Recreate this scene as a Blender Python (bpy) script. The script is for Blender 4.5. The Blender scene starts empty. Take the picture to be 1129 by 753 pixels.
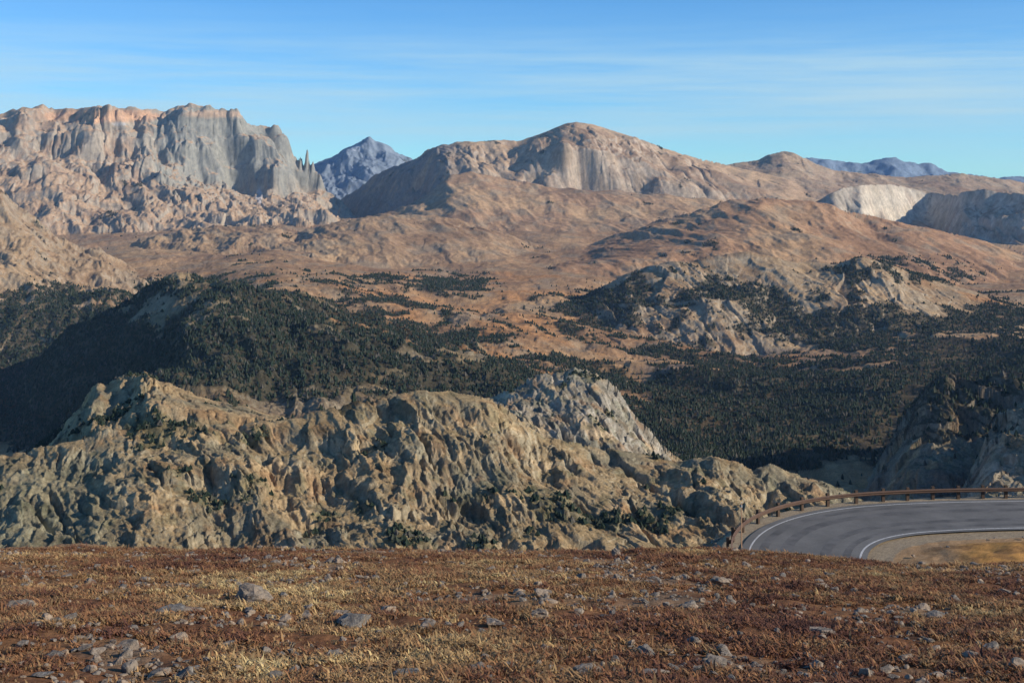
import bpy, math, numpy as np, random
from mathutils import Vector
F=1400.0; CX=564.5; HY=190.0     # focal length in photo pixels, principal column, eye-level row
rng=np.random.default_rng(7); random.seed(7)
scene=bpy.context.scene
scene.view_settings.view_transform='Standard'; scene.view_settings.look='None'
scene.view_settings.exposure=0; scene.view_settings.gamma=1

# ------------------------------------------------------------ helpers
def lin(c):
    c=np.array(c,dtype=float)/255.0
    return np.where(c<=0.04045,c/12.92,((c+0.055)/1.055)**2.4)
perm=rng.permutation(256).astype(np.int32); perm=np.concatenate([perm,perm])
ang=rng.random(256)*2*np.pi; GX=np.cos(ang).astype(np.float32); GY=np.sin(ang).astype(np.float32)
HT=rng.random((6,256)).astype(np.float32)
def perlin(x,y,seed=0):
    x=np.asarray(x,dtype=np.float64)+seed*17.37; y=np.asarray(y,dtype=np.float64)+seed*9.73
    xf=np.floor(x); yf=np.floor(y)
    xi=xf.astype(np.int64)&255; yi=yf.astype(np.int64)&255
    fx=(x-xf).astype(np.float32); fy=(y-yf).astype(np.float32)
    u=fx*fx*fx*(fx*(fx*6-15)+10); v=fy*fy*fy*(fy*(fy*6-15)+10)
    p0=perm[xi]; p1=perm[(xi+1)&255]; y1=(yi+1)&255
    h00=perm[p0+yi]; h10=perm[p1+yi]; h01=perm[p0+y1]; h11=perm[p1+y1]
    a=GX[h00]*fx+GY[h00]*fy; b=GX[h10]*(fx-1)+GY[h10]*fy
    c=GX[h01]*fx+GY[h01]*(fy-1); d=GX[h11]*(fx-1)+GY[h11]*(fy-1)
    a=a+(b-a)*u; c=c+(d-c)*u
    return (a+(c-a)*v)*1.4
def facet(x,y,seed=0,tilt=1.0):
    """jointed-rock noise: every Voronoi cell is a tilted slab at its own height; also returns a per-cell random"""
    x=np.asarray(x,dtype=np.float64)+seed*13.1; y=np.asarray(y,dtype=np.float64)+seed*7.7
    xf=np.floor(x); yf=np.floor(y); xi=xf.astype(np.int64); yi=yf.astype(np.int64)
    fx=(x-xf).astype(np.float32); fy=(y-yf).astype(np.float32)
    best=np.full(x.shape,9e9,dtype=np.float32); val=np.zeros(x.shape,dtype=np.float32); rid=np.zeros(x.shape,dtype=np.float32)
    for i in (-1,0,1):
        for j in (-1,0,1):
            h=perm[perm[(xi+i)&255]+((yi+j)&255)]
            dx=i+HT[0][h]-fx; dy=j+HT[1][h]-fy; d=dx*dx+dy*dy; m=d<best
            v=(HT[2][h]-0.5)+tilt*(dx*(HT[3][h]-0.5)+dy*(HT[4][h]-0.5))*1.6
            best=np.where(m,d,best); val=np.where(m,v,val); rid=np.where(m,HT[5][h],rid)
    return val,rid
def fbm(x,y,lam,octs=4,seed=0,gain=0.5):
    s=0;a=1;t=0
    for i in range(octs):
        s=s+a*perlin(x/lam,y/lam,seed+i*3); t+=a; a*=gain; lam/=2.03
    return s/t*1.3
def sstep(a,b,x):
    t=np.clip((x-a)/(b-a),0,1); return t*t*(3-2*t)
def grid_mesh(name,X,Y,Z,mat,col=None,smooth=True):
    nr,nc=X.shape
    me=bpy.data.meshes.new(name)
    co=np.stack([X,Y,Z],-1).reshape(-1,3).astype(np.float32)
    me.vertices.add(nr*nc); me.vertices.foreach_set('co',co.ravel())
    i=np.arange((nr-1)*(nc-1)); r=i//(nc-1); c=i%(nc-1); a=r*nc+c
    idx=np.stack([a,a+1,a+nc+1,a+nc],-1).astype(np.int32)
    me.loops.add(idx.size); me.loops.foreach_set('vertex_index',idx.ravel())
    me.polygons.add(len(i)); me.polygons.foreach_set('loop_start',(np.arange(len(i))*4).astype(np.int32))
    me.polygons.foreach_set('loop_total',np.full(len(i),4,dtype=np.int32))
    if smooth: me.polygons.foreach_set('use_smooth',np.ones(len(i),dtype=bool))
    me.update(calc_edges=True)
    if col is not None:
        at=me.attributes.new('Col','FLOAT_COLOR','POINT')
        c4=np.ones((nr*nc,4),dtype=np.float32); c4[:,:3]=col.reshape(-1,3)
        at.data.foreach_set('color',c4.ravel())
    me.materials.append(mat)
    ob=bpy.data.objects.new(name,me); scene.collection.objects.link(ob)
    return ob
def new_mat(name,rough=0.95,spec=0.1):
    m=bpy.data.materials.new(name); m.use_nodes=True
    nt=m.node_tree; b=nt.nodes['Principled BSDF']
    b.inputs['Roughness'].default_value=rough; b.inputs['Specular IOR Level'].default_value=spec
    return m,nt,b
def N(nt,t,**kw):
    n=nt.nodes.new(t)
    for k,v in kw.items(): setattr(n,k,v)
    return n
def mixc(nt,fac,a,b,mode='MIX'):
    m=N(nt,'ShaderNodeMix',data_type='RGBA',blend_type=mode)
    for s,v in ((m.inputs[0],fac),(m.inputs[6],a),(m.inputs[7],b)):
        if isinstance(v,(int,float)): s.default_value=v
        elif isinstance(v,(tuple,list,np.ndarray)): s.default_value=tuple(v)[:3]+(1,)
        else: nt.links.new(v,s)
    return m.outputs[2]
def noise(nt,vec,scale,detail=5,rough=0.55):
    n=N(nt,'ShaderNodeTexNoise'); n.inputs['Scale'].default_value=scale
    n.inputs['Detail'].default_value=detail; n.inputs['Roughness'].default_value=rough
    nt.links.new(vec,n.inputs['Vector']); return n.outputs['Fac']
def maprange(nt,v,a,b,c,d):
    m=N(nt,'ShaderNodeMapRange'); m.inputs[1].default_value=a; m.inputs[2].default_value=b
    m.inputs[3].default_value=c; m.inputs[4].default_value=d; nt.links.new(v,m.inputs[0]); return m.outputs[0]

# ------------------------------------------------------------ far terrain layers
# each layer: crest / foot curves (column,row,distance) ; rock = relief strength ; fac = jointed block strength
def L(name,curves,sf=0.5,sb=0.5,sm=4,rnd=0.0,rock=0.1,lmax=80,aniso=0.5,fac=0.0,warp=0.01,top=1.0,amp=None,H=0.78,crack=0.0,terr=0.0,bias=0.0):
    return dict(name=name,curves=curves,sf=sf,sb=sb,sm=sm,rnd=rnd,rock=rock,lmax=lmax,aniso=aniso,fac=fac,warp=warp,top=top,amp=amp,H=H,crack=crack,terr=terr,bias=bias)
def C(pts,D=None):
    return [(p[0],p[1],p[2] if len(p)>2 else D) for p in pts]
layers=[
 L('base',[C([(-500,2300),(1700,2300)],60),
   C([(-500,700),(0,660),(1129,660),(1700,680)],650),
   C([(-500,700),(1129,660),(1700,660)],1250),
   C([(-500,600),(0,600),(200,560),(600,530),(800,550),(1000,570),(1129,560),(1700,560)],1850),
   C([(-500,560),(0,520),(200,480),(400,470),(600,470),(700,486),(800,500),(1000,488),(1129,470),(1700,470)],2400),
   C([(-500,500),(0,460),(200,420),(400,415),(560,410),(700,430),(850,438),(1000,425),(1129,410),(1700,410)],3000),
   C([(-500,450),(0,400),(200,360),(300,345),(400,352),(500,362),(600,378),(700,398),(850,398),(1129,375),(1700,375)],3800),
   C([(-500,350),(0,350),(150,320),(300,300),(400,310),(500,322),(600,325),(700,335),(850,345),(1129,340),(1700,340)],4700),
   C([(-500,300),(0,300),(150,282),(300,275),(400,282),(500,285),(600,283),(700,285),(850,300),(1129,300),(1700,300)],5800),
   C([(-500,280),(0,270),(150,262),(300,255),(450,257),(600,252),(700,254),(850,270),(1129,275),(1700,280)],7000),
   C([(-500,270),(0,260),(300,243),(350,243),(700,240),(1129,270),(1700,275)],8200),
   C([(-500,270),(300,240),(700,240),(1129,260),(1700,275)],20000)],rnd=90,rock=0.15,lmax=640,aniso=0.3,sm=25,fac=0.04,H=.85),
 L('cliff',[C([(-500,700),(300,660),(700,660),(960,700),(1700,700)],690),
   C([(-500,600),(0,575),(60,566),(120,555),(200,550),(300,562),(400,557),(500,563),(600,568),(700,575),(800,565),(900,578),(1000,612),(1700,800)],790),
   C([(-500,588),(0,528),(60,520),(120,508),(200,502),(300,506),(400,492),(470,484),(540,492),(600,520),(700,534),(800,532),(900,550),(1000,600),(1700,800)],845),
   C([(-500,570,880),(0,503,880),(40,495,880),(85,483,880),(120,471,880),(180,465,880),(250,469,885),(300,463,890),(350,454,890),(400,443,895),(440,433,895),(470,431,895),(500,434,900),(540,444,900),(570,460,900),(600,481,900),(650,490,905),(700,499,905),(745,511,900),(770,504,890),(792,499,885),(812,505,885),(830,515,885),(850,510,885),(870,523,885),(900,530,885),(930,541,885),(960,555,885),(1000,593,885),(1100,700,885),(1700,800,885)])],
   sf=0.3,sb=0.75,sm=3,rock=0.15,lmax=80,aniso=0.85,fac=0.27,warp=0.012,top=0.4,H=0.80,crack=0.7,terr=0.35,bias=0.14,
   amp=[(-500,.8),(60,.8),(200,1),(560,1.0),(660,.55),(760,.75),(820,1),(1000,.8)]),
 L('knob',[C([(-500,900),(0,560),(60,510),(100,480),(160,450),(220,452),(300,470),(340,490),(420,560),(800,900),(1700,1500)],950),
   C([(-500,950),(0,560),(35,498),(60,478),(85,450),(100,430),(108,420),(118,426),(135,416),(160,411),(185,418),(210,429),(240,440),(280,449),(310,458),(340,474),(420,540),(800,900),(1700,1500)],1060)],
   sf=0.6,sb=0.8,sm=3,rock=0.14,lmax=80,aniso=0.85,fac=0.26,H=0.82,top=.6,crack=.4,terr=.3,bias=.1,amp=[(-500,1),(160,1),(200,.5),(300,.4)]),
 L('mid',[C([(-500,1200),(400,640),(500,520),(560,480),(600,495),(650,500),(700,510),(740,530),(800,560),(900,640),(1700,1200)],1420),
   C([(-500,1100),(400,600),(500,460),(530,446),(560,432),(585,420),(610,411),(635,405),(655,409),(670,420),(685,438),(702,460),(718,478),(740,500),(800,540),(900,640),(1700,1200)],1560)],
   sf=0.6,sb=0.6,sm=3,rock=0.15,lmax=80,aniso=0.9,fac=0.26,H=0.82,crack=.9,terr=.35,bias=.1,top=.6),
 L('rcliff',[C([(-500,1500),(850,700),(950,600),(1000,560),(1129,555),(1700,540)],1700),
   C([(-500,1500),(850,700),(930,590),(965,520),(1000,462),(1020,434),(1040,424),(1060,432),(1090,426),(1129,418),(1300,400),(1700,400)],1960)],
   sf=0.5,sb=0.4,sm=8,rock=0.22,lmax=160,aniso=0.8,fac=0.34,H=0.82,crack=.8,terr=.4),
 L('rspur',[C([(-500,1500),(980,700),(1040,600),(1085,560),(1129,555),(1700,500)],1450),
   C([(-500,1500),(980,700),(1045,570),(1072,520),(1095,474),(1129,444),(1200,400),(1700,380)],1600)],
   sf=0.5,sb=0.5,sm=4,rock=0.18,lmax=80,aniso=0.85,fac=0.32,H=0.82,crack=.8,terr=.4),
 L('spur',[C([(-500,800),(0,560),(100,505),(170,450),(240,440),(400,450),(520,460),(650,500),(900,640),(1700,1200)],2250),
   C([(-500,800),(0,515),(70,475),(130,435),(200,368),(250,348),(330,362),(450,388),(550,412),(700,450),(900,540),(1700,1200)],2700),
   C([(-500,600),(0,450),(60,390),(110,350),(165,316),(210,308),(260,318),(330,334),(420,352),(500,375),(560,400),(700,430),(900,520),(1700,900)],3250)],
   sf=0.5,sb=0.3,sm=10,rnd=30,rock=0.22,lmax=320,aniso=0.5,fac=0.10,H=0.86,crack=.2),
 L('lflank',[C([(-500,420),(0,372),(60,360),(120,345),(200,350),(400,400),(1700,900)],3900),
   C([(-500,170),(-200,170),(0,213),(30,236),(60,258),(95,276),(125,290),(150,304),(230,335),(400,400),(1700,900)],5200)],
   sf=0.4,sb=0.3,sm=6,rnd=40,rock=0.19,lmax=320,aniso=0.8,fac=0.08,H=0.88,crack=.25),
 L('rbench',[C([(-500,900),(550,440),(620,400),(690,392),(850,396),(1000,388),(1129,372),(1700,372)],3950),
   C([(-500,900),(550,420),(600,352),(650,325),(690,302),(730,293),(780,284),(830,281),(880,287),(925,290),(950,284),(975,287),(1000,298),(1050,316),(1129,338),(1700,350)],4500)],
   sf=0.5,sb=0.25,sm=4,rnd=25,rock=0.17,lmax=320,aniso=0.6,fac=0.15,warp=0.015,top=.5,H=0.82,crack=.25,
   amp=[(-500,1),(760,1),(900,.8),(960,1),(1020,.7),(1129,.4)]),
 L('rhill',[C([(-500,600),(600,300),(700,292),(850,290),(1000,300),(1129,330),(1700,360)],5300),
   C([(-500,600),(550,330),(640,275),(690,258),(720,246),(760,237),(800,223),(840,217),(880,219),(920,228),(960,240),(1000,248),(1040,258),(1080,268),(1129,278),(1700,330)],6200)],
   sf=0.3,sb=0.2,sm=8,rnd=70,rock=0.13,lmax=320,aniso=0.7,fac=0.02,H=0.9),
 L('chill',[C([(-500,600),(200,300),(340,285),(420,290),(520,295),(600,300),(700,330),(1700,700)],5500),
   C([(-500,600),(130,290),(150,268),(200,255),(250,250),(300,254),(330,262),(360,250),(400,240),(440,236),(490,240),(540,252),(600,272),(700,310),(1700,700)],6300)],
   sf=0.3,sb=0.25,sm=8,rnd=60,rock=0.16,lmax=320,aniso=0.6,fac=0.05,H=0.88,amp=[(-500,1.2),(330,1.2),(400,.7),(600,.7)]),
 L('cridge',[C([(-500,600),(330,300),(400,262),(500,250),(600,252),(700,250),(800,250),(900,262),(1129,300),(1700,400)],6900),
   C([(-500,700),(330,290),(370,252),(400,243),(440,230),(470,216),(495,194),(520,190),(560,199),(600,205),(640,208),(700,213),(760,217),(810,224),(900,240),(1129,275),(1700,400)],7700)],
   sf=0.3,sb=0.4,sm=6,rnd=50,rock=0.12,lmax=320,aniso=0.6,fac=0.015,H=0.9),
 L('cmount',[C([(-500,700,9600),(330,285,9900),(360,262,9800),(400,254,9300),(440,244,8900),(480,228,8500),(520,212,8450),(600,214,8450),(700,218,8400),(760,222,8400),(860,230,8400),(1000,262,8400),(1700,420,8400)]),
   C([(-500,700,10300),(330,270,10500),(360,240,10400),(400,218,9900),(440,196,9350),(480,178,8850),(520,186,8600),(560,196,8600),(590,180,8600),(620,162,8600),(650,165,8600),(700,178,8600),(740,196,8600),(780,208,8600),(860,218,8600),(1000,240,8600),(1700,400,8600)]),
   C([(-500,700,10800),(330,262,10900),(352,238,10800),(372,222,10600),(395,207,10300),(415,192,10000),(440,180,9700),(465,172,9500),(485,161,9300),(510,156,9200),(540,154,9200),(570,155,9200),(600,146,9200),(618,139,9200),(635,135,9200),(655,137,9200),(680,146,9200),(700,152,9200),(750,169,9200),(800,181,9200),(840,190,9200),(900,205,9200),(1000,230,9200),(1700,400,9200)])],
   sf=0.5,sb=0.4,sm=4,rnd=20,rock=0.18,lmax=320,aniso=0.75,fac=0.16,warp=0.014,top=.25,H=0.85,crack=.55,terr=.3,
   amp=[(-500,1),(480,1),(530,.5),(590,.9),(700,.9),(750,.45),(820,.25)]),
 L('rmount',[C([(-500,700),(700,240),(800,212),(900,212),(1000,225),(1129,240),(1700,260)],8900),
   C([(-500,700),(700,220),(790,184),(810,180),(835,176),(850,170),(863,166),(878,170),(895,178),(920,188),(960,192),(1000,196),(1030,194),(1060,191),(1090,196),(1129,201),(1700,225)],9900)],
   sf=0.3,sb=0.3,sm=4,rnd=30,rock=0.12,lmax=160,aniso=0.5,fac=0.05),
 L('cirque',[C([(-500,700,7850),(800,300,7850),(900,256,7850),(950,258,7900),(1010,268,8450),(1030,270,8350),(1062,262,7750),(1129,282,7300),(1700,330,7300)]),
   C([(-500,700,8100),(800,270,8100),(900,222,8100),(920,210,8100),(950,204,8200),(990,205,8700),(1020,210,8800),(1045,216,8500),(1062,214,8100),(1085,210,7900),(1129,217,7700),(1700,240,7700)])],
   sf=0.3,sb=0.15,sm=4,rnd=0,rock=0.2,lmax=320,aniso=0.8,fac=0.18,top=.25,H=.85,crack=.7,terr=.3),
 L('massif',[C([(-500,260),(0,262),(100,258),(200,250),(300,244),(360,242),(420,262),(1700,900)],7500),
   C([(-500,180),(0,192),(60,194),(120,208),(200,214),(280,224),(330,232),(355,238),(420,262),(1700,900)],8450),
   C([(-500,140),(0,150),(60,154),(90,162),(130,172),(160,158),(200,172),(250,203),(300,216),(330,224),(360,232),(420,262),(1700,900)],8950),
   C([(-500,130),(-100,128),(0,125),(20,121),(45,117),(60,122),(90,121),(130,122),(170,121),(200,118),(235,122),(262,125),(272,136),(290,138),(308,140),(316,150),(322,168),(336,182),(352,192),(362,212),(420,262),(1700,900)],9450)],
   sf=0.4,sb=0.5,sm=2,rock=0.24,lmax=640,aniso=0.65,fac=0.22,warp=0.024,top=.12,H=0.85,crack=.6,terr=.5,
   amp=[(-500,.6),(60,.6),(130,1),(330,1),(360,.7)]),
 L('dpeak',[C([(-500,900),(250,300),(330,215),(400,208),(480,215),(560,300),(1700,900)],12000),
   C([(-500,900),(250,260),(320,192),(345,182),(368,173),(383,163),(392,159),(400,155),(407,152),(414,157),(422,158),(432,164),(446,172),(480,186),(560,240),(1700,900)],13200)],
   sf=0.5,sb=0.5,sm=2,rock=0.24,lmax=320,aniso=0.8,fac=0.12,top=.4,crack=.4),
 L('drange',[C([(-500,240),(1700,240)],15500),
   C([(-500,240),(780,240),(850,186),(880,173),(905,175),(930,179),(950,181),(975,175),(985,174),(1005,179),(1030,182),(1042,190),(1100,197),(1129,195),(1300,185),(1700,190)],17000)],
   sf=0.5,sb=0.5,sm=2,rock=0.12,lmax=640,aniso=0.5,fac=0.05),
]
def curves_on(ly,px):
    fine=np.arange(-560,1760,1.0); out=[]
    k=max(1,int(ly['sm'])); ker=np.hanning(2*k+3); ker/=ker.sum()
    for c in ly['curves']:
        a=np.array(c,dtype=float)
        yy=np.interp(fine,a[:,0],a[:,1]); dd=np.interp(fine,a[:,0],a[:,2])
        yy=np.convolve(np.pad(yy,k+1,mode='edge'),ker,'valid'); dd=np.convolve(np.pad(dd,k+1,mode='edge'),ker,'valid')
        out.append((np.interp(px,fine,dd),np.interp(px,fine,-(yy-HY)/F*dd)))
    return out
def eval_layer(cs,ly,D):
    def ev(D):
        D0,z0=cs[0]; z=z0[None]-ly['sf']*(D0[None]-D)
        for (Da,za),(Db,zb) in zip(cs[:-1],cs[1:]):
            t=(D-Da[None])/(Db-Da)[None]
            z=np.where(t>0,za[None]+(zb-za)[None]*t,z)
        Dk,zk=cs[-1]
        return np.where(D>Dk[None],zk[None]-ly['sb']*(D-Dk[None]),z)
    r=ly['rnd']
    if r<=0: return ev(D)
    rr=np.minimum(r,D*0.03)
    return (ev(D-rr)+2*ev(D)+ev(D+rr)+ev(D-rr*.5)*1.5+ev(D+rr*.5)*1.5)/7
# adaptive rows
NR=1050
pxc=np.arange(-500,1701,10.0)
Dl=np.exp(np.linspace(math.log(90),math.log(18500),1500))
Dg=np.repeat(Dl[:,None],len(pxc),1)
zb=np.full(Dg.shape,-1e9)
for ly in layers: zb=np.maximum(zb,eval_layer(curves_on(ly,pxc),ly,Dg))
yb=HY-zb/Dg*F
run=np.minimum.accumulate(np.minimum(yb,625),0)
gain=-np.diff(run,axis=0)
near_vis=(np.diff(yb,axis=0)<0)&(yb[1:]<run[1:]+14)
w=gain+np.where(near_vis,0.5*np.abs(np.diff(yb,axis=0)),0)+45*np.diff(np.log(Dl))[:,None]
ker=np.hanning(13);ker/=ker.sum()
w=np.apply_along_axis(lambda v:np.convolve(v,ker,'same'),0,w)
w=np.apply_along_axis(lambda v:np.convolve(np.pad(v,6,mode='edge'),ker,'valid'),1,w)
cum=np.vstack([np.zeros((1,len(pxc))),np.cumsum(w,0)])
rows=np.zeros((NR,len(pxc)))
for j in range(len(pxc)):
    rows[:,j]=np.interp(np.linspace(0,cum[-1,j],NR),cum[:,j],np.log(Dl))
px=np.concatenate([np.arange(-500,-60,6.0),np.arange(-60,1190,1.0),np.arange(1190,1700,6.0)])
D=np.zeros((NR,len(px)))
for i in range(NR): D[i]=np.interp(px,pxc,rows[i])
D=np.exp(D); PX=np.repeat(px[None],NR,0)
X=(PX-CX)/F*D; Y=D
wx=X+60*perlin(X/500,Y/500,50)+10*perlin(X/90,Y/90,51)+2*perlin(X/14,Y/14,54); wy=Y+60*perlin(X/500,Y/500,52)+10*perlin(X/90,Y/90,53)+2*perlin(X/14,Y/14,55)
lams=[640,320,160,80,40,20,10,5,2.5,1.3]; pix=D/F
Ri=[];Gi=[];Pi=[]
for i,l in enumerate(lams):
    fade=np.clip((l/pix-1.5)/1.5,0,1).astype(np.float32)
    n=perlin(wx/l,wy/l,i*5+1); Ri.append(((0.55-np.abs(n)*1.6)*fade).astype(np.float32)); Pi.append((n*fade).astype(np.float32))
    g=perlin((wx+0.45*wy)/l,(wy*0.38-0.1*wx)/l,i*5+3); Gi.append(((0.55-np.abs(g)*1.6)*fade).astype(np.float32))
fl=[110,48,20,8,3.6]; Fi=[]; RID=[]
for i,l in enumerate(fl):
    f_,r_=facet((wx+0.35*wy)/l,(wy*0.55-0.15*wx)/l,i*3+2)
    fade=np.clip((l/pix-2.0)/2.0,0,1); fade=fade*np.clip(1.5-l/(pix*45),0,1)
    Fi.append((f_*fade*l).astype(np.float32)); RID.append(r_)
FS=sum(Fi)
# joints: narrow, deep chimneys running down the faces
CR=0
for l,dep,sd_ in ((420,46,71),(170,26,72),(70,13,73),(30,6.5,74),(13,3,75)):
    n=perlin((wx+0.38*wy)/l,(wy*0.22)/l,sd_)+0.06*perlin(wx/(l*.2),wy/(l*.2),sd_+20)
    fade=np.clip((l/pix-12)/14,0,1)*np.clip(2.0-l/(pix*130),0,1)
    mod=sstep(-0.1,0.35,perlin(X/(l*2),Y/(l*2),sd_+40))
    CR=CR-dep*np.exp(-(n/0.04)**2)*fade*mod
TW=fbm(X,Y,120,3,760)
big1=perlin(X/420,Y/420,61)+0.5*perlin(X/160,Y/160,62)
Z=np.full(D.shape,-1e9); K=np.zeros(D.shape,dtype=np.int8)
for k,ly in enumerate(layers):
    cs=curves_on(ly,px)
    z=eval_layer(cs,ly,D*(1+ly['warp']*big1))
    a=ly['aniso']; rel=0
    for i,l in enumerate(lams):
        if l<=ly['lmax']:
            amp=ly['rock']*40*(l/40.0)**ly['H']
            rel=rel+amp*((1-a)*(0.5*Ri[i]+0.5*Pi[i])+a*(Gi[i]-ly['bias']))
    rel=rel+ly['fac']*FS
    if ly['amp']:
        aa=np.array(ly['amp']); rel=rel*np.interp(px,aa[:,0],aa[:,1])[None]
    if ly['crack']: rel=rel+ly['crack']*CR*0.9
    if ly['top']<1:
        Dc=cs[-1][0][None]; rel=rel*(1-(1-ly['top'])*sstep(0.972,0.998,D/Dc))
    if ly['name']=='base': rel=rel*(1-0.45*sstep(3800,5000,D))
    z=z+rel
    if ly['terr']:
        per=0.022*cs[-1][0][None]; ph=z/per*2*np.pi+2.5*TW+0.004*X/per*40
        z=z-ly['terr']*per/(2*np.pi)*np.sin(ph)*sstep(-0.3,0.2,perlin(X/(per*6),Y/(per*6),88))
    m=z>Z; K[m]=k; Z=np.maximum(Z,z)
# bear-tooth spire: a narrow leaning needle on the skyline
for sxp,hh,rx_ in ((339,150,17),(345,80,14),(332,60,14)):
    sx=(sxp-CX)/F*9450; d2=((X-sx)/rx_)**2+((Y-9450)/45)**2
    Z=Z+hh*np.exp(-d2**1.2)
YP=HY-Z/D*F
def grad(A): return np.gradient(A,axis=0),np.gradient(A,axis=1)
Xr,Xc=grad(X);Yr,Yc=grad(Y);Zr,Zc=grad(Z)
nx=Yc*Zr-Zc*Yr; ny=Zc*Xr-Xc*Zr; nz=Xc*Yr-Yc*Xr
nn=np.sqrt(nx*nx+ny*ny+nz*nz)+1e-9; nz=np.abs(nz)/nn
steep=1-nz
def alb(c,s=1.0): return (lin(c)*np.array([1.27,1.24,1.18])*s).astype(np.float32)
flatc={'base':(152,121,90),'cliff':(160,138,104),'knob':(164,142,109),'mid':(146,135,116),'rcliff':(100,95,78),'rspur':(142,130,108),
 'spur':(114,102,79),'lflank':(156,131,102),'rbench':(156,132,102),'rhill':(158,122,91),'chill':(152,124,95),'cridge':(156,124,94),
 'cmount':(172,143,112),'rmount':(156,132,107),'cirque':(148,127,104),'massif':(176,146,114),'dpeak':(108,120,138),'drange':(96,112,138)}  # dpeak and drange: blue of distance haze put into the colour
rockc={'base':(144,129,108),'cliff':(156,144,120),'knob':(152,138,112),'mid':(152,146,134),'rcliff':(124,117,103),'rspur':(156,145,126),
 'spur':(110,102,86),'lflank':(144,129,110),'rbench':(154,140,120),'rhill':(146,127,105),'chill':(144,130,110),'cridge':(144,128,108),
 'cmount':(160,144,126),'rmount':(154,139,121),'cirque':(166,155,140),'massif':(150,138,122),'dpeak':(112,123,138),'drange':(96,112,138)}  # dpeak and drange rock carries the same painted haze blue
FC=np.array([alb(flatc[l['name']]) for l in layers]); RC=np.array([alb(rockc[l['name']]) for l in layers])
n1=fbm(X,Y,700,4,70); n2=fbm(X,Y,140,4,80); n3=fbm(X,Y,30,4,90); n4=fbm(X,Y,10,3,95)
rk=sstep(0.08,0.32,steep+0.10*n2+0.06*n3)
col=FC[K]*(1-rk[...,None])+RC[K]*rk[...,None]
def blend(m,c,s=1.0):
    global col
    m=np.clip(m,0,1)[...,None]; col=col*(1-m)+alb(c,s)*m
def ell(cx,cy,rx,ry,soft=0.5):
    r=np.sqrt(((PX-cx)/rx)**2+((YP-cy)/ry)**2)+0.35*n2+0.25*n3
    return 1-sstep(1-soft*0.5,1+soft*0.5,r)
isl=lambda *names: np.isin(K,[i for i,l in enumerate(layers) if l['name'] in names])
mm=isl('massif')
blend(mm*sstep(120,190,PX+60*n2)*(1-sstep(195,225,YP+30*n2))*sstep(0.10,0.4,steep+0.15*n3)*0.8,(120,121,115))
blend(mm*ell(110,128,70,7)*0.7,(192,146,108))
blend(mm*ell(240,126,40,4)*0.6,(176,142,112))
blend(mm*sstep(0.0,0.4,n2)*(PX<170)*0.6,(148,114,84))
blend(mm*ell(286,216,4,7,0.3)*0.6,(176,180,188)); blend(mm*ell(131,137,8,2,0.3)*.6,(180,181,184))
blend(isl('dpeak')*ell(393,163,8,5,0.4)*(n3>0)*.8,(165,174,188))
blend(isl('cmount')*(1-sstep(480,540,PX))*0.75,(90,94,98))  # left-facing wall: its shade painted in as a dark tone
blend(isl('cmount')*sstep(0.0,0.4,n2)*0.5*(YP<212),(172,137,105))
blend(isl('cirque')*ell(985,232,50,22)*0.7,(186,177,162))
tun=isl('base','rhill','chill','cridge','rbench','spur','lflank','cmount','rmount','cirque')
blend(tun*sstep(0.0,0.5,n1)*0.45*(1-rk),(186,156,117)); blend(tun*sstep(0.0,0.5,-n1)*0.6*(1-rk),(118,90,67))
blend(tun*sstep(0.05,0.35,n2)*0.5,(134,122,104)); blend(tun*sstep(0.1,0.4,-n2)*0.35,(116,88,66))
blend(isl('base','spur','rbench','chill')*sstep(0.1,0.45,fbm(X,Y,260,4,120)+ell(520,350,140,60)*0.3-0.1)*(YP>300)*(1-rk)*0.6,(170,122,78))
nc_=isl('cliff','knob','mid','rspur','rcliff')
blend(nc_*sstep(0.0,0.35,fbm(X,Y,60,4,130))*0.6,(122,120,104)); blend(nc_*sstep(0.05,0.4,fbm(X,Y,45,4,140))*0.55,(182,154,115))
blend(nc_*sstep(0.1,0.5,fbm(X,Y,25,4,150))*0.5,(154,117,82))
blend(isl('cliff')*(1-sstep(80,170,PX+20*n3))*sstep(490,530,YP)*0.6,(118,122,104))
st=fbm(wx*1.0+0.35*wy,wy*0.25,9,4,160)
blend(nc_*sstep(0.08,0.35,st)*0.55*rk,(84,79,68))
blend(nc_*sstep(0.15,0.4,fbm(X,Y,18,4,165))*0.4,(100,102,78))
fn=fbm(X,Y,330,5,200); fn2=fbm(X,Y,90,4,210)
dens=np.zeros(D.shape)
def zone(cx,cy,rx,ry): return np.clip(1.35-np.sqrt(((PX-cx)/rx)**2+((YP-cy)/ry)**2),0,1)
for z_ in ((860,460,240,78,1.5),(1080,430,160,70,1.5),(560,425,190,32,1.35),(310,385,210,78,1.12),(660,345,80,34,1.1),(780,330,150,30,.82),(930,365,210,32,.98),(1090,350,90,24,.98),(500,315,60,18,.9),(50,410,160,95,1.9),(220,320,100,16,1.0),(430,370,150,40,.9),(400,320,150,20,.65),(1000,300,130,20,.58)):
    dens=np.maximum(dens,zone(*z_[:4])*z_[4])
dens=dens*((D>1500)|isl('base'))*(D>1000)*(D<6200)*(~isl('mid'))
stl=np.where(isl('spur'),0.25,np.where(isl('rcliff'),0.12,0.0))
ok=sstep(0.42,0.58,dens*0.75+fn*0.6+fn2*0.6)*(1-0.8*sstep(0.3,0.5,steep-stl))
ok*=np.where(isl('rspur'),0.5,1)
blend(ok*0.85,(56,55,45))
blend((D>1300)*(D<4200)*sstep(650,730,PX)*(YP>385)*sstep(-0.1,0.3,n2)*0.55*(1-ok),(108,95,87))
shr=isl('cliff','knob','mid')*sstep(0.10,0.34,fbm(X,Y,45,4,230)+0.25*(zone(600,560,260,45)+zone(440,530,60,60)+zone(200,480,160,60)-1))*(1-sstep(0.5,0.75,steep))
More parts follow.
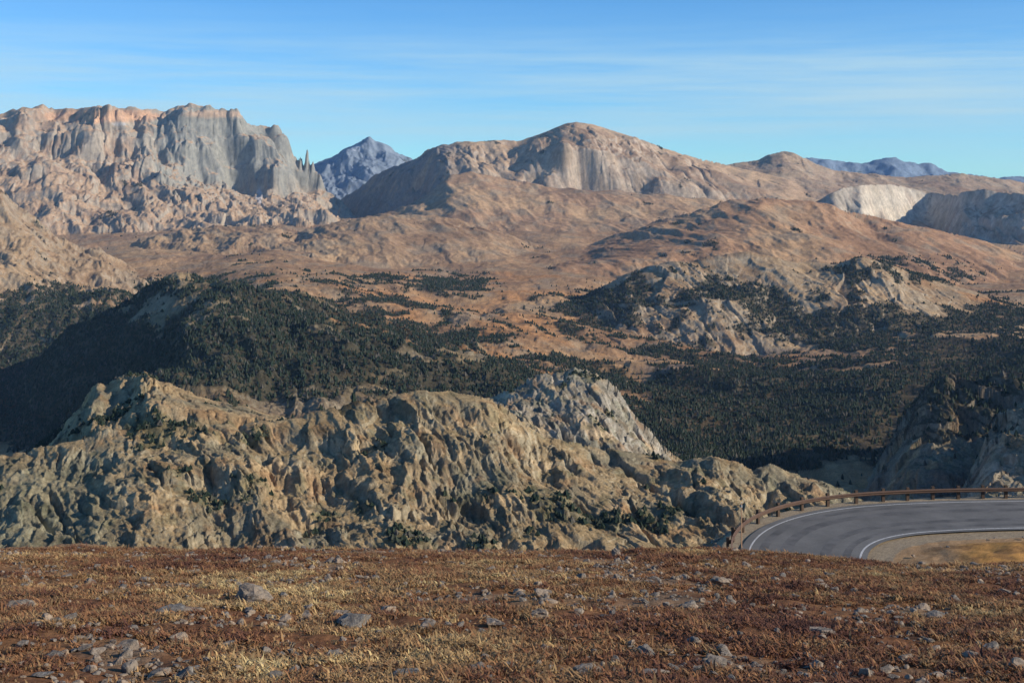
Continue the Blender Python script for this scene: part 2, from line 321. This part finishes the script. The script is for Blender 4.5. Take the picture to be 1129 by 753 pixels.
blend(shr*0.55,(86,88,60))
zs=Z+8*TW+0.06*X
strat=perlin(zs/(0.0075*D+2),X*0+0.5+X/900,301)
v=1+0.24*n4+0.22*n3+0.16*(RID[2]-0.5)*rk+0.22*(RID[3]-0.5)*rk+0.1*(rng.random(D.shape)-0.5)+0.22*strat*rk*isl('massif','cliff','cmount','mid','cirque','rcliff','rspur')
col=col*v[...,None]
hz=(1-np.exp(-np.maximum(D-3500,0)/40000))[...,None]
col=col*(1-hz)+lin((140,160,176))*hz  # aerial haze painted into the base colour, growing with distance
col=np.clip(col,0.01,0.9)

matT,nt,b=new_mat('mountain_rock_and_tundra',0.97,0.05)
at=N(nt,'ShaderNodeAttribute',attribute_name='Col'); geo=N(nt,'ShaderNodeNewGeometry')
f1=maprange(nt,noise(nt,geo.outputs['Position'],0.3,6,0.7),0.3,0.7,0.62,1.38)
f2=maprange(nt,noise(nt,geo.outputs['Position'],0.03,6,0.6),0.3,0.7,0.82,1.18)
c1=mixc(nt,1.0,at.outputs['Color'],f1,'MULTIPLY'); c1=mixc(nt,1.0,c1,f2,'MULTIPLY')
nt.links.new(c1,b.inputs['Base Color'])
bp=N(nt,'ShaderNodeBump'); bp.inputs['Distance'].default_value=2.2; bp.inputs['Strength'].default_value=1.0
nt.links.new(noise(nt,geo.outputs['Position'],0.4,7,0.78),bp.inputs['Height']); nt.links.new(bp.outputs[0],b.inputs['Normal'])
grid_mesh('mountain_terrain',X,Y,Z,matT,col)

# ------------------------------------------------------------ trees
def simple_mesh(name,vs,fs,mat,smooth=False):
    me=bpy.data.meshes.new(name); me.from_pydata(vs,[],fs); me.materials.append(mat)
    if smooth: me.polygons.foreach_set('use_smooth',np.ones(len(me.polygons),dtype=bool))
    return me
matC,nt,b=new_mat('conifer_needles',0.9,0.1)
oi=N(nt,'ShaderNodeObjectInfo')
cr=N(nt,'ShaderNodeValToRGB'); nt.links.new(oi.outputs['Random'],cr.inputs[0])
e=cr.color_ramp.elements; e[0].position=0; e[0].color=(0.020,0.032,0.022,1); e[1].position=1; e[1].color=(0.12,0.105,0.085,1)
x=cr.color_ramp.elements.new(0.6); x.color=(0.035,0.05,0.032,1)
x=cr.color_ramp.elements.new(0.88); x.color=(0.06,0.065,0.045,1)
nt.links.new(cr.outputs[0],b.inputs['Base Color'])
def conifer(seed,h=1.0,w=0.2,tiers=5):
    r=random.Random(seed); vs=[];fs=[]
    def ring(z,rad,n,j=0): 
        s=len(vs)
        for i in range(n):
            a=2*math.pi*i/n+r.random()*0.3; q=rad*(1+(0.45 if i%2 else -0.15)*j+ (r.random()-.5)*0.35*j)
            vs.append((q*math.cos(a),q*math.sin(a),z+(r.random()-.5)*0.05*j))
        return s
    a=ring(-0.08,0.03,5); t=ring(0.9,0.008,5)
    for i in range(5): fs.append((a+i,a+(i+1)%5,t+(i+1)%5,t+i))
    for k in range(tiers):
        z0=0.08+0.84*k/tiers; rad=w*(1-k/tiers)**0.8*(0.8+0.4*r.random())
        s=ring(z0,rad,8,1); vs.append(((r.random()-.5)*.03,(r.random()-.5)*.03,min(1.0,z0+0.36))); p=len(vs)-1
        for i in range(8): fs.append((s+i,s+(i+1)%8,p))
    return vs,fs
tcol=bpy.data.collections.new('conifer_variants')
for i in range(4):
    vs,fs=conifer(i,w=0.17+0.04*i); ob=bpy.data.objects.new('conifer_variant',simple_mesh('conifer_variant',vs,fs,matC)); tcol.objects.link(ob)
def scatter(name,pts,scl,rot,coll,mat=None):
    me=bpy.data.meshes.new(name); me.vertices.add(len(pts)); me.vertices.foreach_set('co',np.asarray(pts,dtype=np.float32).ravel())
    a=me.attributes.new('scl','FLOAT_VECTOR','POINT'); a.data.foreach_set('vector',np.asarray(scl,dtype=np.float32).ravel())
    a=me.attributes.new('rot','FLOAT_VECTOR','POINT'); a.data.foreach_set('vector',np.asarray(rot,dtype=np.float32).ravel())
    ob=bpy.data.objects.new(name,me); scene.collection.objects.link(ob)
    ng=bpy.data.node_groups.new(name,'GeometryNodeTree')
    ng.interface.new_socket('Geometry',in_out='INPUT',socket_type='NodeSocketGeometry')
    ng.interface.new_socket('Geometry',in_out='OUTPUT',socket_type='NodeSocketGeometry')
    gi=ng.nodes.new('NodeGroupInput'); go=ng.nodes.new('NodeGroupOutput')
    ip=ng.nodes.new('GeometryNodeInstanceOnPoints'); ci=ng.nodes.new('GeometryNodeCollectionInfo')
    ci.inputs['Collection'].default_value=coll; ci.inputs['Separate Children'].default_value=True; ci.inputs['Reset Children'].default_value=True
    s=ng.nodes.new('GeometryNodeInputNamedAttribute'); s.data_type='FLOAT_VECTOR'; s.inputs['Name'].default_value='scl'
    r=ng.nodes.new('GeometryNodeInputNamedAttribute'); r.data_type='FLOAT_VECTOR'; r.inputs['Name'].default_value='rot'
    e=ng.nodes.new('FunctionNodeEulerToRotation')
    lk=ng.links.new
    lk(gi.outputs[0],ip.inputs['Points']); lk(ci.outputs[0],ip.inputs['Instance']); ip.inputs['Pick Instance'].default_value=True
    lk(s.outputs[0],ip.inputs['Scale']); lk(r.outputs[0],e.inputs[0]); lk(e.outputs[0],ip.inputs['Rotation'])
    lk(ip.outputs[0],go.inputs[0])
    mo=ob.modifiers.new('scatter','NODES'); mo.node_group=ng
    return ob
area=np.abs(Xc*Yr)
def pick(weight,n):
    wgt=(weight*area).ravel(); wgt=wgt/wgt.sum()
    cs=np.cumsum(wgt); idx=np.searchsorted(cs,rng.random(n)); idx=np.clip(idx,0,len(cs)-1)
    return np.stack([X.ravel()[idx],Y.ravel()[idx],Z.ravel()[idx]],-1)+np.stack([rng.normal(0,1,n),rng.normal(0,1,n),np.full(n,-0.3)],-1),idx
inview=(PX>-150)&(PX<1280)
vis=YP<620
P1,i1=pick((ok**1.2+0.025*(dens>0.3)*(steep<.4))*inview*vis,110000)
h=rng.uniform(5,11,len(P1)); s=np.stack([h*1.3,h*1.3,h],-1)
P2,i2=pick(shr*inview*vis,6000)
h2=rng.uniform(1.2,4.4,len(P2)); s2=np.stack([h2*2.1,h2*2.1,h2],-1)
PP=np.vstack([P1,P2]); SS=np.vstack([s,s2]); RR=np.zeros_like(PP); RR[:,2]=rng.random(len(PP))*6.28; RR[:,0]=rng.normal(0,.05,len(PP))
scatter('conifer_forest',PP,SS,RR,tcol)

# ------------------------------------------------------------ foreground plateau + road bench
ZR=-26.0
def catmull(P,n=24):
    P=[np.array(p,float) for p in P]; P=[2*P[0]-P[1]]+P+[2*P[-1]-P[-2]]; out=[]
    for i in range(1,len(P)-2):
        for t in np.linspace(0,1,n,endpoint=False):
            a,b_,c,d=P[i-1:i+3]
            out.append(0.5*((2*b_)+(c-a)*t+(2*a-5*b_+4*c-d)*t*t+(-a+3*b_-3*c+d)*t**3))
    out.append(P[-2]); return np.array(out)
CL=catmull([(21.5,55),(20,66),(19.3,76),(19.5,84),(20.8,88.8),(23.4,92.4),(27.2,94.8),(32,96.0),(38,96.6),(48,96.8),(62,95.5),(80,92)])
tan=np.gradient(CL,axis=0); tan/=np.linalg.norm(tan,axis=1)[:,None]; nor=np.stack([-tan[:,1],tan[:,0]],-1)
seg=np.r_[0,np.cumsum(np.linalg.norm(np.diff(CL,axis=0),axis=1))]
def at_len(s):
    p=np.stack([np.interp(s,seg,CL[:,0]),np.interp(s,seg,CL[:,1])],-1); n=np.stack([np.interp(s,seg,nor[:,0]),np.interp(s,seg,nor[:,1])],-1)
    return p,n/np.linalg.norm(n,axis=-1,keepdims=True)
pxn=np.arange(-500,1640,2.0)
Dn=np.concatenate([np.exp(np.linspace(math.log(3),math.log(48),620)),np.linspace(48.3,72,60)[0:],np.linspace(72.2,112,230),np.exp(np.linspace(math.log(113),math.log(230),60))])
PXn,DN=np.meshgrid(pxn,Dn); XN=(PXn-CX)/F*DN; YN=DN.copy()
def plateau(X,Y):
    p=X/np.maximum(Y,1)*F+CX
    s0=np.interp(p,[-500,0,300,600,800,900,1000,1129,1640],[0.247,0.2465,0.2462,0.2475,0.2478,0.2535,0.258,0.2585,0.262])
    t=np.maximum(0,Y-32.5); drop=np.where(t<13,0.018*t*t,0.018*169+(t-13)*0.47)
    z=-1.7-s0*Y-drop
    z=z+0.13*fbm(X,Y,5,3,300)*sstep(3,10,Y)+0.08*fbm(X,Y,0.9,4,310)
    return z
def roadsd(X,Y):
    best=np.full(X.shape,1e9); sd=np.zeros(X.shape); m=(Y>45)&(Y<240)
    x=X[m];y=Y[m]; bb=np.full(x.shape,1e9); ss=np.zeros(x.shape)
    for j in range(0,len(CL),3):
        dx=x-CL[j,0]; dy=y-CL[j,1]; d=dx*dx+dy*dy; k=d<bb
        bb[k]=d[k]; ss[k]=(dx*nor[j,0]+dy*nor[j,1])[k]
    best[m]=np.sqrt(bb); sd[m]=ss
    return best,sd
bd,sd=roadsd(XN,YN)
rough=0.5*fbm(XN,YN,6,4,330)
out=np.where(sd>0,np.maximum(0,bd-5.7),0)
inn=np.where(sd<=0,np.maximum(0,bd-5.0),0)
bench=ZR-0.12-0.62*out+rough*sstep(0,3,out)*1.2 + sstep(0,6,inn)*(0.55+1.1*rough) + 0.06*fbm(XN,YN,1.5,3,340)*sstep(0,1,out+inn)
bench=np.where((YN<45)|(YN>=240),-1e3,bench)
pl=plateau(XN,YN); ZN=np.where(bd<5.2,ZR-0.12,np.maximum(pl,bench))
nearp=(pl>=bench)
def G(*a): return fbm(XN,YN,*a)
g1=G(6,4,400);g2=G(1.6,4,410);g3=G(0.4,3,420);g4=G(0.12,2,430)
colN=np.zeros(XN.shape+(3,)); colN[:]=alb((126,90,62))
def bl(m,c):
    global colN
    m=np.clip(m,0,1)[...,None]; colN=colN*(1-m)+alb(c)*m
bl(sstep(0,0.4,g1)*0.6,(154,118,80)); bl(sstep(0.0,0.4,g2)*0.6,(96,64,46)); bl(sstep(0.1,0.4,-g2)*0.5,(160,126,86)); bl(sstep(0.15,0.4,g3)*0.5,(80,58,46))
bl(sstep(0.2,0.45,G(3,4,640))*0.5,(126,112,94))
far=(~nearp)
bl(far*sstep(0.2,1,out)*0.8,(108,90,70)); bl(far*(sd<=0)*0.8,(158,130,98)); bl(far*(out<1.0)*(inn<0.8),(138,124,104))
bl(far*(sd<=0)*sstep(1040,1080,PXn+30*rough)*sstep(1.5,3,inn)*0.8,(166,122,66))
bl(far*(sd<=0)*sstep(0.0,0.3,G(2,4,660))*sstep(1,3,inn)*0.7,(106,82,58))
colN*= (1+0.3*g4+0.2*g3)[...,None]
colN=np.clip(colN,0.01,0.8)
matG,nt,b=new_mat('tundra_ground',0.97,0.05)
at=N(nt,'ShaderNodeAttribute',attribute_name='Col'); geo=N(nt,'ShaderNodeNewGeometry')
f1=maprange(nt,noise(nt,geo.outputs['Position'],14,6,0.7),0.3,0.7,0.6,1.4)
c1=mixc(nt,1.0,at.outputs['Color'],f1,'MULTIPLY'); nt.links.new(c1,b.inputs['Base Color'])
bp=N(nt,'ShaderNodeBump'); bp.inputs['Distance'].default_value=0.05; bp.inputs['Strength'].default_value=0.8
nt.links.new(noise(nt,geo.outputs['Position'],10,6,0.7),bp.inputs['Height']); nt.links.new(bp.outputs[0],b.inputs['Normal'])
grid_mesh('ground',XN,YN,ZN,matG,colN)

# road
def strip(name,o0,o1,z,mat,s0=0,s1=None,n=300):
    s=np.linspace(s0,seg[-1] if s1 is None else s1,n); p,nn_=at_len(s)
    k=5; vs=[];fs=[]
    for j in range(k):
        o=o0+(o1-o0)*j/(k-1)
        for i in range(n): vs.append((p[i,0]+nn_[i,0]*o,p[i,1]+nn_[i,1]*o,z))
    for j in range(k-1):
        for i in range(n-1): fs.append((j*n+i,j*n+i+1,(j+1)*n+i+1,(j+1)*n+i))
    return bpy.data.objects.new(name,simple_mesh(name,vs,fs,mat))
matA,nt,b=new_mat('asphalt',0.85,0.3)
geo=N(nt,'ShaderNodeNewGeometry')
a1=noise(nt,geo.outputs['Position'],0.35,5,0.6); a2=noise(nt,geo.outputs['Position'],6,4,0.6)
ca=mixc(nt,maprange(nt,a1,0.35,0.65,0,1),(0.135,0.126,0.112),(0.20,0.186,0.165)); ca=mixc(nt,maprange(nt,a2,0.3,0.7,0,0.5),ca,(0.10,0.10,0.095))
nt.links.new(ca,b.inputs['Base Color'])
matTr,nt,b=new_mat('asphalt_wheel_path',0.8,0.3)
geo=N(nt,'ShaderNodeNewGeometry'); nt.links.new(mixc(nt,maprange(nt,noise(nt,geo.outputs['Position'],0.5,6,.65),.35,.65,0,1),(0.085,0.08,0.073),(0.165,0.154,0.14)),b.inputs['Base Color'])
matW,nt,b=new_mat('white_road_paint',0.7,0.3)
geo=N(nt,'ShaderNodeNewGeometry'); nt.links.new(mixc(nt,maprange(nt,noise(nt,geo.outputs['Position'],5,5,0.7),0.4,0.65,0,0.8),(0.62,0.6,0.56),(0.3,0.29,0.27)),b.inputs['Base Color'])
road=bpy.data.objects.new('road',None); scene.collection.objects.link(road)
for nm,o0,o1,z,m in (('asphalt',-4.1,4.3,ZR,matA),('wheel_path_1',0.9,1.7,ZR+.005,matTr),('wheel_path_2',2.5,3.1,ZR+.005,matTr),('wheel_path_3',-1.7,-1.0,ZR+.005,matTr),('wheel_path_4',-3.0,-2.5,ZR+.005,matTr),('outer_edge_line',3.65,3.77,ZR+.01,matW),('inner_edge_line',-3.72,-3.58,ZR+.01,matW)):
    ob=strip(nm,o0,o1,z,m); scene.collection.objects.link(ob); ob.parent=road

# guardrail
matR,nt,b=new_mat('weathered_steel',0.75,0.3)
geo=N(nt,'ShaderNodeNewGeometry'); nt.links.new(mixc(nt,noise(nt,geo.outputs['Position'],3,5),(0.08,0.045,0.03),(0.15,0.09,0.06)),b.inputs['Base Color'])
matP,nt,b=new_mat('weathered_wood_post',0.9,0.1)
geo=N(nt,'ShaderNodeNewGeometry'); nt.links.new(mixc(nt,noise(nt,geo.outputs['Position'],4,5),(0.06,0.04,0.03),(0.14,0.095,0.065)),b.inputs['Base Color'])
rail=bpy.data.objects.new('guardrail',None); scene.collection.objects.link(rail)
prof=[(0.0,0.46),(-0.02,0.49),(-0.08,0.53),(-0.08,0.57),(-0.01,0.61),(-0.01,0.63),(-0.08,0.67),(-0.08,0.71),(-0.02,0.75),(0.0,0.78),(0.012,0.78),(0.0,0.74),(0.0,0.50),(0.012,0.46)]
RO=4.9; n=260; s=np.linspace(8,seg[-1]-2,n); p,q=at_len(s); vs=[];fs=[]; kp=len(prof)
for i in range(n):
    for (o,z) in prof: vs.append((p[i,0]+q[i,0]*(RO+o),p[i,1]+q[i,1]*(RO+o),ZR+z))
for i in range(n-1):
    for j in range(kp): fs.append((i*kp+j,i*kp+(j+1)%kp,(i+1)*kp+(j+1)%kp,(i+1)*kp+j))
ob=bpy.data.objects.new('beam',simple_mesh('beam',vs,fs,matR)); scene.collection.objects.link(ob); ob.parent=rail
vs=[];fs=[]
for s_ in np.arange(8.5,seg[-1]-2,1.9):
    p,q=at_len(np.array([s_])); p=p[0];q=q[0]; t=np.array([q[1],-q[0]])
    def box(o0,o1,hw,z0,z1):
        k=len(vs)
        for z in (z0,z1):
            for o,w_ in ((o0,-hw),(o1,-hw),(o1,hw),(o0,hw)):
                v=p+q*(RO+o)+t*w_; vs.append((v[0],v[1],ZR+z))
        for f in ((0,1,2,3),(4,7,6,5),(0,4,5,1),(1,5,6,2),(2,6,7,3),(3,7,4,0)): fs.append(tuple(k+x for x in f))
    box(0.16,0.36,0.12,-0.9,0.92); box(0.014,0.158,0.08,0.50,0.76)
ob=bpy.data.objects.new('posts',simple_mesh('posts',vs,fs,matP)); scene.collection.objects.link(ob); ob.parent=rail

def cyl(vs,fs,cx,cy,z0,z1,r0,r1,n=10):
    k=len(vs)
    for z,r in ((z0,r0),(z1,r1)):
        for i in range(n): a=2*math.pi*i/n; vs.append((cx+r*math.cos(a),cy+r*math.sin(a),z))
    for i in range(n): fs.append((k+i,k+(i+1)%n,k+n+(i+1)%n,k+n+i))
    fs.append(tuple(k+n+i for i in range(n))); fs.append(tuple(k+n-1-i for i in range(n)))
pole=bpy.data.objects.new('snow_pole',None); scene.collection.objects.link(pole)
matO,nt,b=new_mat('pole_wood',0.8,0.2); b.inputs['Base Color'].default_value=(0.5,0.30,0.17,1)
vs=[];fs=[]; cyl(vs,fs,15.9,88.0,ZR-0.6,ZR+3.1,0.05,0.035); ob=bpy.data.objects.new('shaft',simple_mesh('shaft',vs,fs,matO)); scene.collection.objects.link(ob); ob.parent=pole
vs=[];fs=[]; cyl(vs,fs,15.9,88.0,ZR+2.8,ZR+2.95,0.06,0.06); cyl(vs,fs,15.9,88.0,ZR+3.1,ZR+3.14,0.04,0.02)
ob=bpy.data.objects.new('reflector_band',simple_mesh('reflector_band',vs,fs,matW)); scene.collection.objects.link(ob); ob.parent=pole

# ------------------------------------------------------------ grass tufts
matGr,nt,b=new_mat('dry_tundra_grass',0.85,0.15)
oi=N(nt,'ShaderNodeObjectInfo')
cr=N(nt,'ShaderNodeValToRGB')
A=noise(nt,oi.outputs['Location'],0.16,4,0.6); B=noise(nt,oi.outputs['Location'],1.0,3,0.6)
m0=N(nt,'ShaderNodeMath',operation='MULTIPLY_ADD'); nt.links.new(A,m0.inputs[0]); m0.inputs[1].default_value=1.4; m0.inputs[2].default_value=-0.22
m1=N(nt,'ShaderNodeMath',operation='ADD'); nt.links.new(m0.outputs[0],m1.inputs[0]); nt.links.new(B,m1.inputs[1])
m2=N(nt,'ShaderNodeMath',operation='MULTIPLY_ADD'); nt.links.new(oi.outputs['Random'],m2.inputs[0]); m2.inputs[1].default_value=0.33; nt.links.new(m1.outputs[0],m2.inputs[2])
nt.links.new(maprange(nt,m2.outputs[0],0.88,1.54,0,1),cr.inputs[0])
e=cr.color_ramp.elements; e[0].position=0.0; e[0].color=(0.12,0.055,0.038,1); e[1].position=1; e[1].color=(0.58,0.44,0.21,1)
for pp,cc in ((0.18,(0.20,0.09,0.048)),(0.36,(0.30,0.15,0.068)),(0.48,(0.23,0.15,0.075)),(0.62,(0.38,0.22,0.10)),(0.8,(0.47,0.32,0.145))):
    x=cr.color_ramp.elements.new(pp); x.color=cc+(1,)
nt.links.new(cr.outputs[0],b.inputs['Base Color'])
gcol=bpy.data.collections.new('grass_tuft_variants')
for v_ in range(5):
    vs=[];fs=[]; r=random.Random(50+v_)
    for k in range(20):
        a=r.random()*6.28; rr=r.random()*0.09; bx,by=rr*math.cos(a),rr*math.sin(a)
        h=(0.016+0.027*r.random())*(0.8 if v_<4 else 1.7); d=r.random()*6.28; ln=0.7+r.random()*1.6; w_=0.004+0.005*r.random()
        wx_,wy_=-math.sin(d)*w_,math.cos(d)*w_; lx,ly_=math.cos(d)*h*ln,math.sin(d)*h*ln
        q=len(vs)
        vs+=[(bx-wx_,by-wy_,-0.01),(bx+wx_,by+wy_,-0.01),(bx+lx*.4+wx_*.8,by+ly_*.4+wy_*.8,h*.65),(bx+lx*.4-wx_*.8,by+ly_*.4-wy_*.8,h*.65),(bx+lx,by+ly_,h)]
        fs+=[(q,q+1,q+2,q+3),(q+3,q+2,q+4)]
    gcol.objects.link(bpy.data.objects.new('grass_tuft_variant',simple_mesh('grass_tuft_variant',vs,fs,matGr)))
def sample_ground(n,y0,y1,pw=1.0,pl_=-60,ph=1190):
    u=rng.random(n); yy=(y0**(2-pw)+(y1**(2-pw)-y0**(2-pw))*u)**(1/(2-pw))
    pp=rng.uniform(pl_,ph,n); return (pp-CX)/F*yy,yy
gx,gy=sample_ground(150000,8.5,42,0.9)
gn=fbm(gx,gy,1.6,4,410)+0.9*fbm(gx,gy,3,4,640); keep=(rng.random(len(gx))<np.clip(0.5-1.7*gn,0.04,1)); gx=gx[keep];gy=gy[keep]
gz=plateau(gx,gy)
sc=rng.uniform(0.6,1.35,len(gx))*(1+0.35*fbm(gx,gy,3,3,500)); 
scatter('tundra_grass',np.stack([gx,gy,gz],-1),np.stack([sc*1.1,sc*1.1,sc],-1),np.stack([rng.normal(0,.15,len(gx)),rng.normal(0,.15,len(gx)),rng.random(len(gx))*6.28],-1),gcol)

# ------------------------------------------------------------ rocks
matK,nt,b=new_mat('lichened_granite',0.9,0.15)
geo=N(nt,'ShaderNodeNewGeometry'); oi=N(nt,'ShaderNodeObjectInfo')
base=mixc(nt,oi.outputs['Random'],(0.20,0.18,0.155),(0.42,0.31,0.21))
base=mixc(nt,maprange(nt,noise(nt,geo.outputs['Position'],7,6,0.7),0.45,0.62,0,0.9),base,(0.12,0.105,0.09))
base=mixc(nt,maprange(nt,noise(nt,geo.outputs['Position'],18,4,0.6),0.58,0.72,0,0.7),base,(0.46,0.43,0.37))
nt.links.new(base,b.inputs['Base Color'])
bp=N(nt,'ShaderNodeBump'); bp.inputs['Distance'].default_value=0.03; bp.inputs['Strength'].default_value=0.8
nt.links.new(noise(nt,geo.outputs['Position'],22,6,0.7),bp.inputs['Height']); nt.links.new(bp.outputs[0],b.inputs['Normal'])
import bmesh
from mathutils import noise as mn
def rockmesh(name,seed,flat=0.45,sub=3):
    bm=bmesh.new(); bmesh.ops.create_icosphere(bm,subdivisions=sub,radius=0.5)
    r=random.Random(seed); planes=[(Vector((r.gauss(0,1),r.gauss(0,1),r.gauss(0,0.8))).normalized(),0.22+0.2*r.random()) for _ in range(14)]
    for v in bm.verts:
        p=v.co.copy()
        for n_,d in planes:
            t=p.dot(n_)
            if t>d: p-=n_*(t-d)
        p*=1+0.2*mn.noise(p*3+Vector((seed,0,0)))+0.12*mn.noise(p*9+Vector((seed,3,0)))
        p.z*=flat; v.co=p
    me=bpy.data.meshes.new(name); bm.to_mesh(me); bm.free(); me.materials.append(matK)
    return me
rcol=bpy.data.collections.new('rock_variants')
for i in range(7): rcol.objects.link(bpy.data.objects.new('rock_variant',rockmesh('rock_variant',i*3+1,[0.4,0.5,0.65,0.45,0.55,0.8,0.35][i])))
rx,ry=sample_ground(24000,8,42,0.9)
rn=fbm(rx,ry,3,4,640); keep=rng.random(len(rx))<np.clip(0.11+1.5*rn,0.08,0.6); rx=rx[keep];ry=ry[keep]
rs=np.exp(rng.normal(-2.6,0.5,len(rx))); rs=np.clip(rs,0.035,0.28)
rz=plateau(rx,ry)+rs*0.12
RX=[rx];RY=[ry];RZ=[rz];RS=[rs]
ex=rng.uniform(8,48,2600); ey=rng.uniform(78,112,2600)
b2,s2_=roadsd(ex,ey); o2=np.where(s2_>0,b2-5.7,-1); i2_=np.where(s2_<=0,b2-5.4,-1)
kp_=((o2>0.2)|((i2_>0.8)&(rng.random(2600)<0.12))); ex=ex[kp_];ey=ey[kp_];o2=np.maximum(o2[kp_],0)
RX.append(ex);RY.append(ey);RZ.append(ZR-0.1-0.62*o2+0.6*fbm(ex,ey,6,4,330)*sstep(0,3,o2)+np.where(o2<=0,0.25,0));RS.append(rng.uniform(0.1,0.4,len(ex)))
rx=np.concatenate(RX);ry=np.concatenate(RY);rz=np.concatenate(RZ);rs=np.concatenate(RS)
scatter('scattered_rocks',np.stack([rx,ry,rz],-1),np.stack([rs*rng.uniform(.9,1.5,len(rs)),rs,rs*rng.uniform(.7,1.2,len(rs))],-1),np.stack([rng.normal(0,.2,len(rx)),rng.normal(0,.2,len(rx)),rng.random(len(rx))*6.28],-1),rcol)
for j,(bx,by,bw,flt) in enumerate([(277,662,38,.5),(388,690,42,.35),(375,680,24,.4),(597,683,26,.5),(545,690,26,.4),(20,672,34,.35),(182,676,36,.25),(210,675,26,.3),(600,657,22,.45),(650,744,50,.25),(40,692,18,.45),(680,613,11,.9),(100,644,16,.45),(310,692,18,.4),(795,644,22,.4),(1030,680,22,.4),(470,694,24,.35),(905,699,40,.2),(60,726,32,.3),(450,747,40,.3),(640,694,18,.4),(1075,726,22,.35),(760,672,18,.4),(430,674,22,.35),(720,744,30,.3),(250,714,22,.3)]):
    Dq=np.linspace(6,36,4000); xq=(bx-CX)/F*Dq; zq=plateau(xq,Dq); yq=HY-zq/Dq*F
    i=int(np.argmin(np.abs(yq-max(by,612)))); d=Dq[i]
    ob=bpy.data.objects.new('boulder',rockmesh('boulder',100+j*7,flt,4)); scene.collection.objects.link(ob)
    w_=bw*d/F*1.3; ob.location=(xq[i],d,zq[i]+w_*flt*0.26); ob.scale=(w_,w_*0.8,w_); ob.rotation_euler=(0,0,j*1.3)

# thin mountain air between the viewer and the ranges (homogeneous scattering volume)
hm=bpy.data.materials.new('mountain_air'); hm.use_nodes=True; nt=hm.node_tree; nt.nodes.clear()
o=N(nt,'ShaderNodeOutputMaterial'); vsn=N(nt,'ShaderNodeVolumeScatter'); vsn.inputs['Color'].default_value=(0.45,0.68,1,1)
vsn.inputs['Density'].default_value=1.3e-5; vsn.inputs['Anisotropy'].default_value=0.0; nt.links.new(vsn.outputs[0],o.inputs['Volume'])
a0,a1_,b0,b1,c0,c1_=-12000,14000,-200,19500,-1500,900
vs=[(a0,b0,c0),(a1_,b0,c0),(a1_,b1,c0),(a0,b1,c0),(a0,b0,c1_),(a1_,b0,c1_),(a1_,b1,c1_),(a0,b1,c1_)]
ob=bpy.data.objects.new('atmospheric_haze',simple_mesh('atmospheric_haze',vs,[(0,3,2,1),(4,5,6,7),(0,1,5,4),(1,2,6,5),(2,3,7,6),(3,0,4,7)],hm)); scene.collection.objects.link(ob)

# ------------------------------------------------------------ sky and sun
EL=math.radians(24); AZ=math.radians(105)   # from +Y toward +X : low sun to the right, a little behind the camera
world=bpy.data.worlds.new('World'); scene.world=world; world.use_nodes=True; nt=world.node_tree
bg=nt.nodes['Background']
sky=N(nt,'ShaderNodeTexSky',sky_type='NISHITA'); sky.sun_disc=False; sky.sun_elevation=EL; sky.sun_rotation=AZ
sky.altitude=3300; sky.air_density=1.0; sky.dust_density=0.0; sky.ozone_density=3.0
tc=N(nt,'ShaderNodeTexCoord'); sp=N(nt,'ShaderNodeSeparateXYZ'); nt.links.new(tc.outputs['Generated'],sp.inputs[0])
mp=N(nt,'ShaderNodeMapping'); mp.inputs['Scale'].default_value=(1.3,1.3,26); mp.inputs['Rotation'].default_value=(0,0.03,0); nt.links.new(tc.outputs['Generated'],mp.inputs[0])
cl=noise(nt,mp.outputs[0],2.0,8,0.62)
cm=maprange(nt,cl,0.31,0.64,0.15,1.0)
band=N(nt,'ShaderNodeValToRGB'); nt.links.new(sp.outputs[2],band.inputs[0])
e=band.color_ramp.elements; e[0].position=0.0; e[0].color=(0.3,0.3,0.3,1); e[1].position=0.14; e[1].color=(0.02,0.02,0.02,1)
for p_,c_ in ((0.02,0.45),(0.042,0.9),(0.085,0.95),(0.112,0.2)):
    x=band.color_ramp.elements.new(p_); x.color=(c_,c_,c_,1)
mm_=N(nt,'ShaderNodeMath',operation='MULTIPLY'); nt.links.new(cm,mm_.inputs[0]); nt.links.new(band.outputs[0],mm_.inputs[1])
tint=mixc(nt,1.0,sky.outputs[0],(0.60,1.2,1.6),'MULTIPLY')
c=mixc(nt,mm_.outputs[0],tint,(4.7,7.1,8.7))
nt.links.new(c,bg.inputs['Color']); bg.inputs['Strength'].default_value=0.1
sun=bpy.data.lights.new('sun','SUN'); sun.energy=5.0; sun.angle=math.radians(0.5); sun.color=(1.0,0.91,0.77)
so=bpy.data.objects.new('sun',sun); scene.collection.objects.link(so)
dv=Vector((math.sin(AZ)*math.cos(EL),math.cos(AZ)*math.cos(EL),math.sin(EL)))
so.rotation_euler=dv.to_track_quat('Z','Y').to_euler()

cam=bpy.data.cameras.new('camera'); co=bpy.data.objects.new('camera',cam); scene.collection.objects.link(co)
cam.sensor_width=36; cam.lens=F/1129*36; cam.shift_y=-(376.5-HY)/1129; cam.clip_start=0.1; cam.clip_end=60000
co.rotation_euler=(math.radians(90),0,0); scene.camera=co
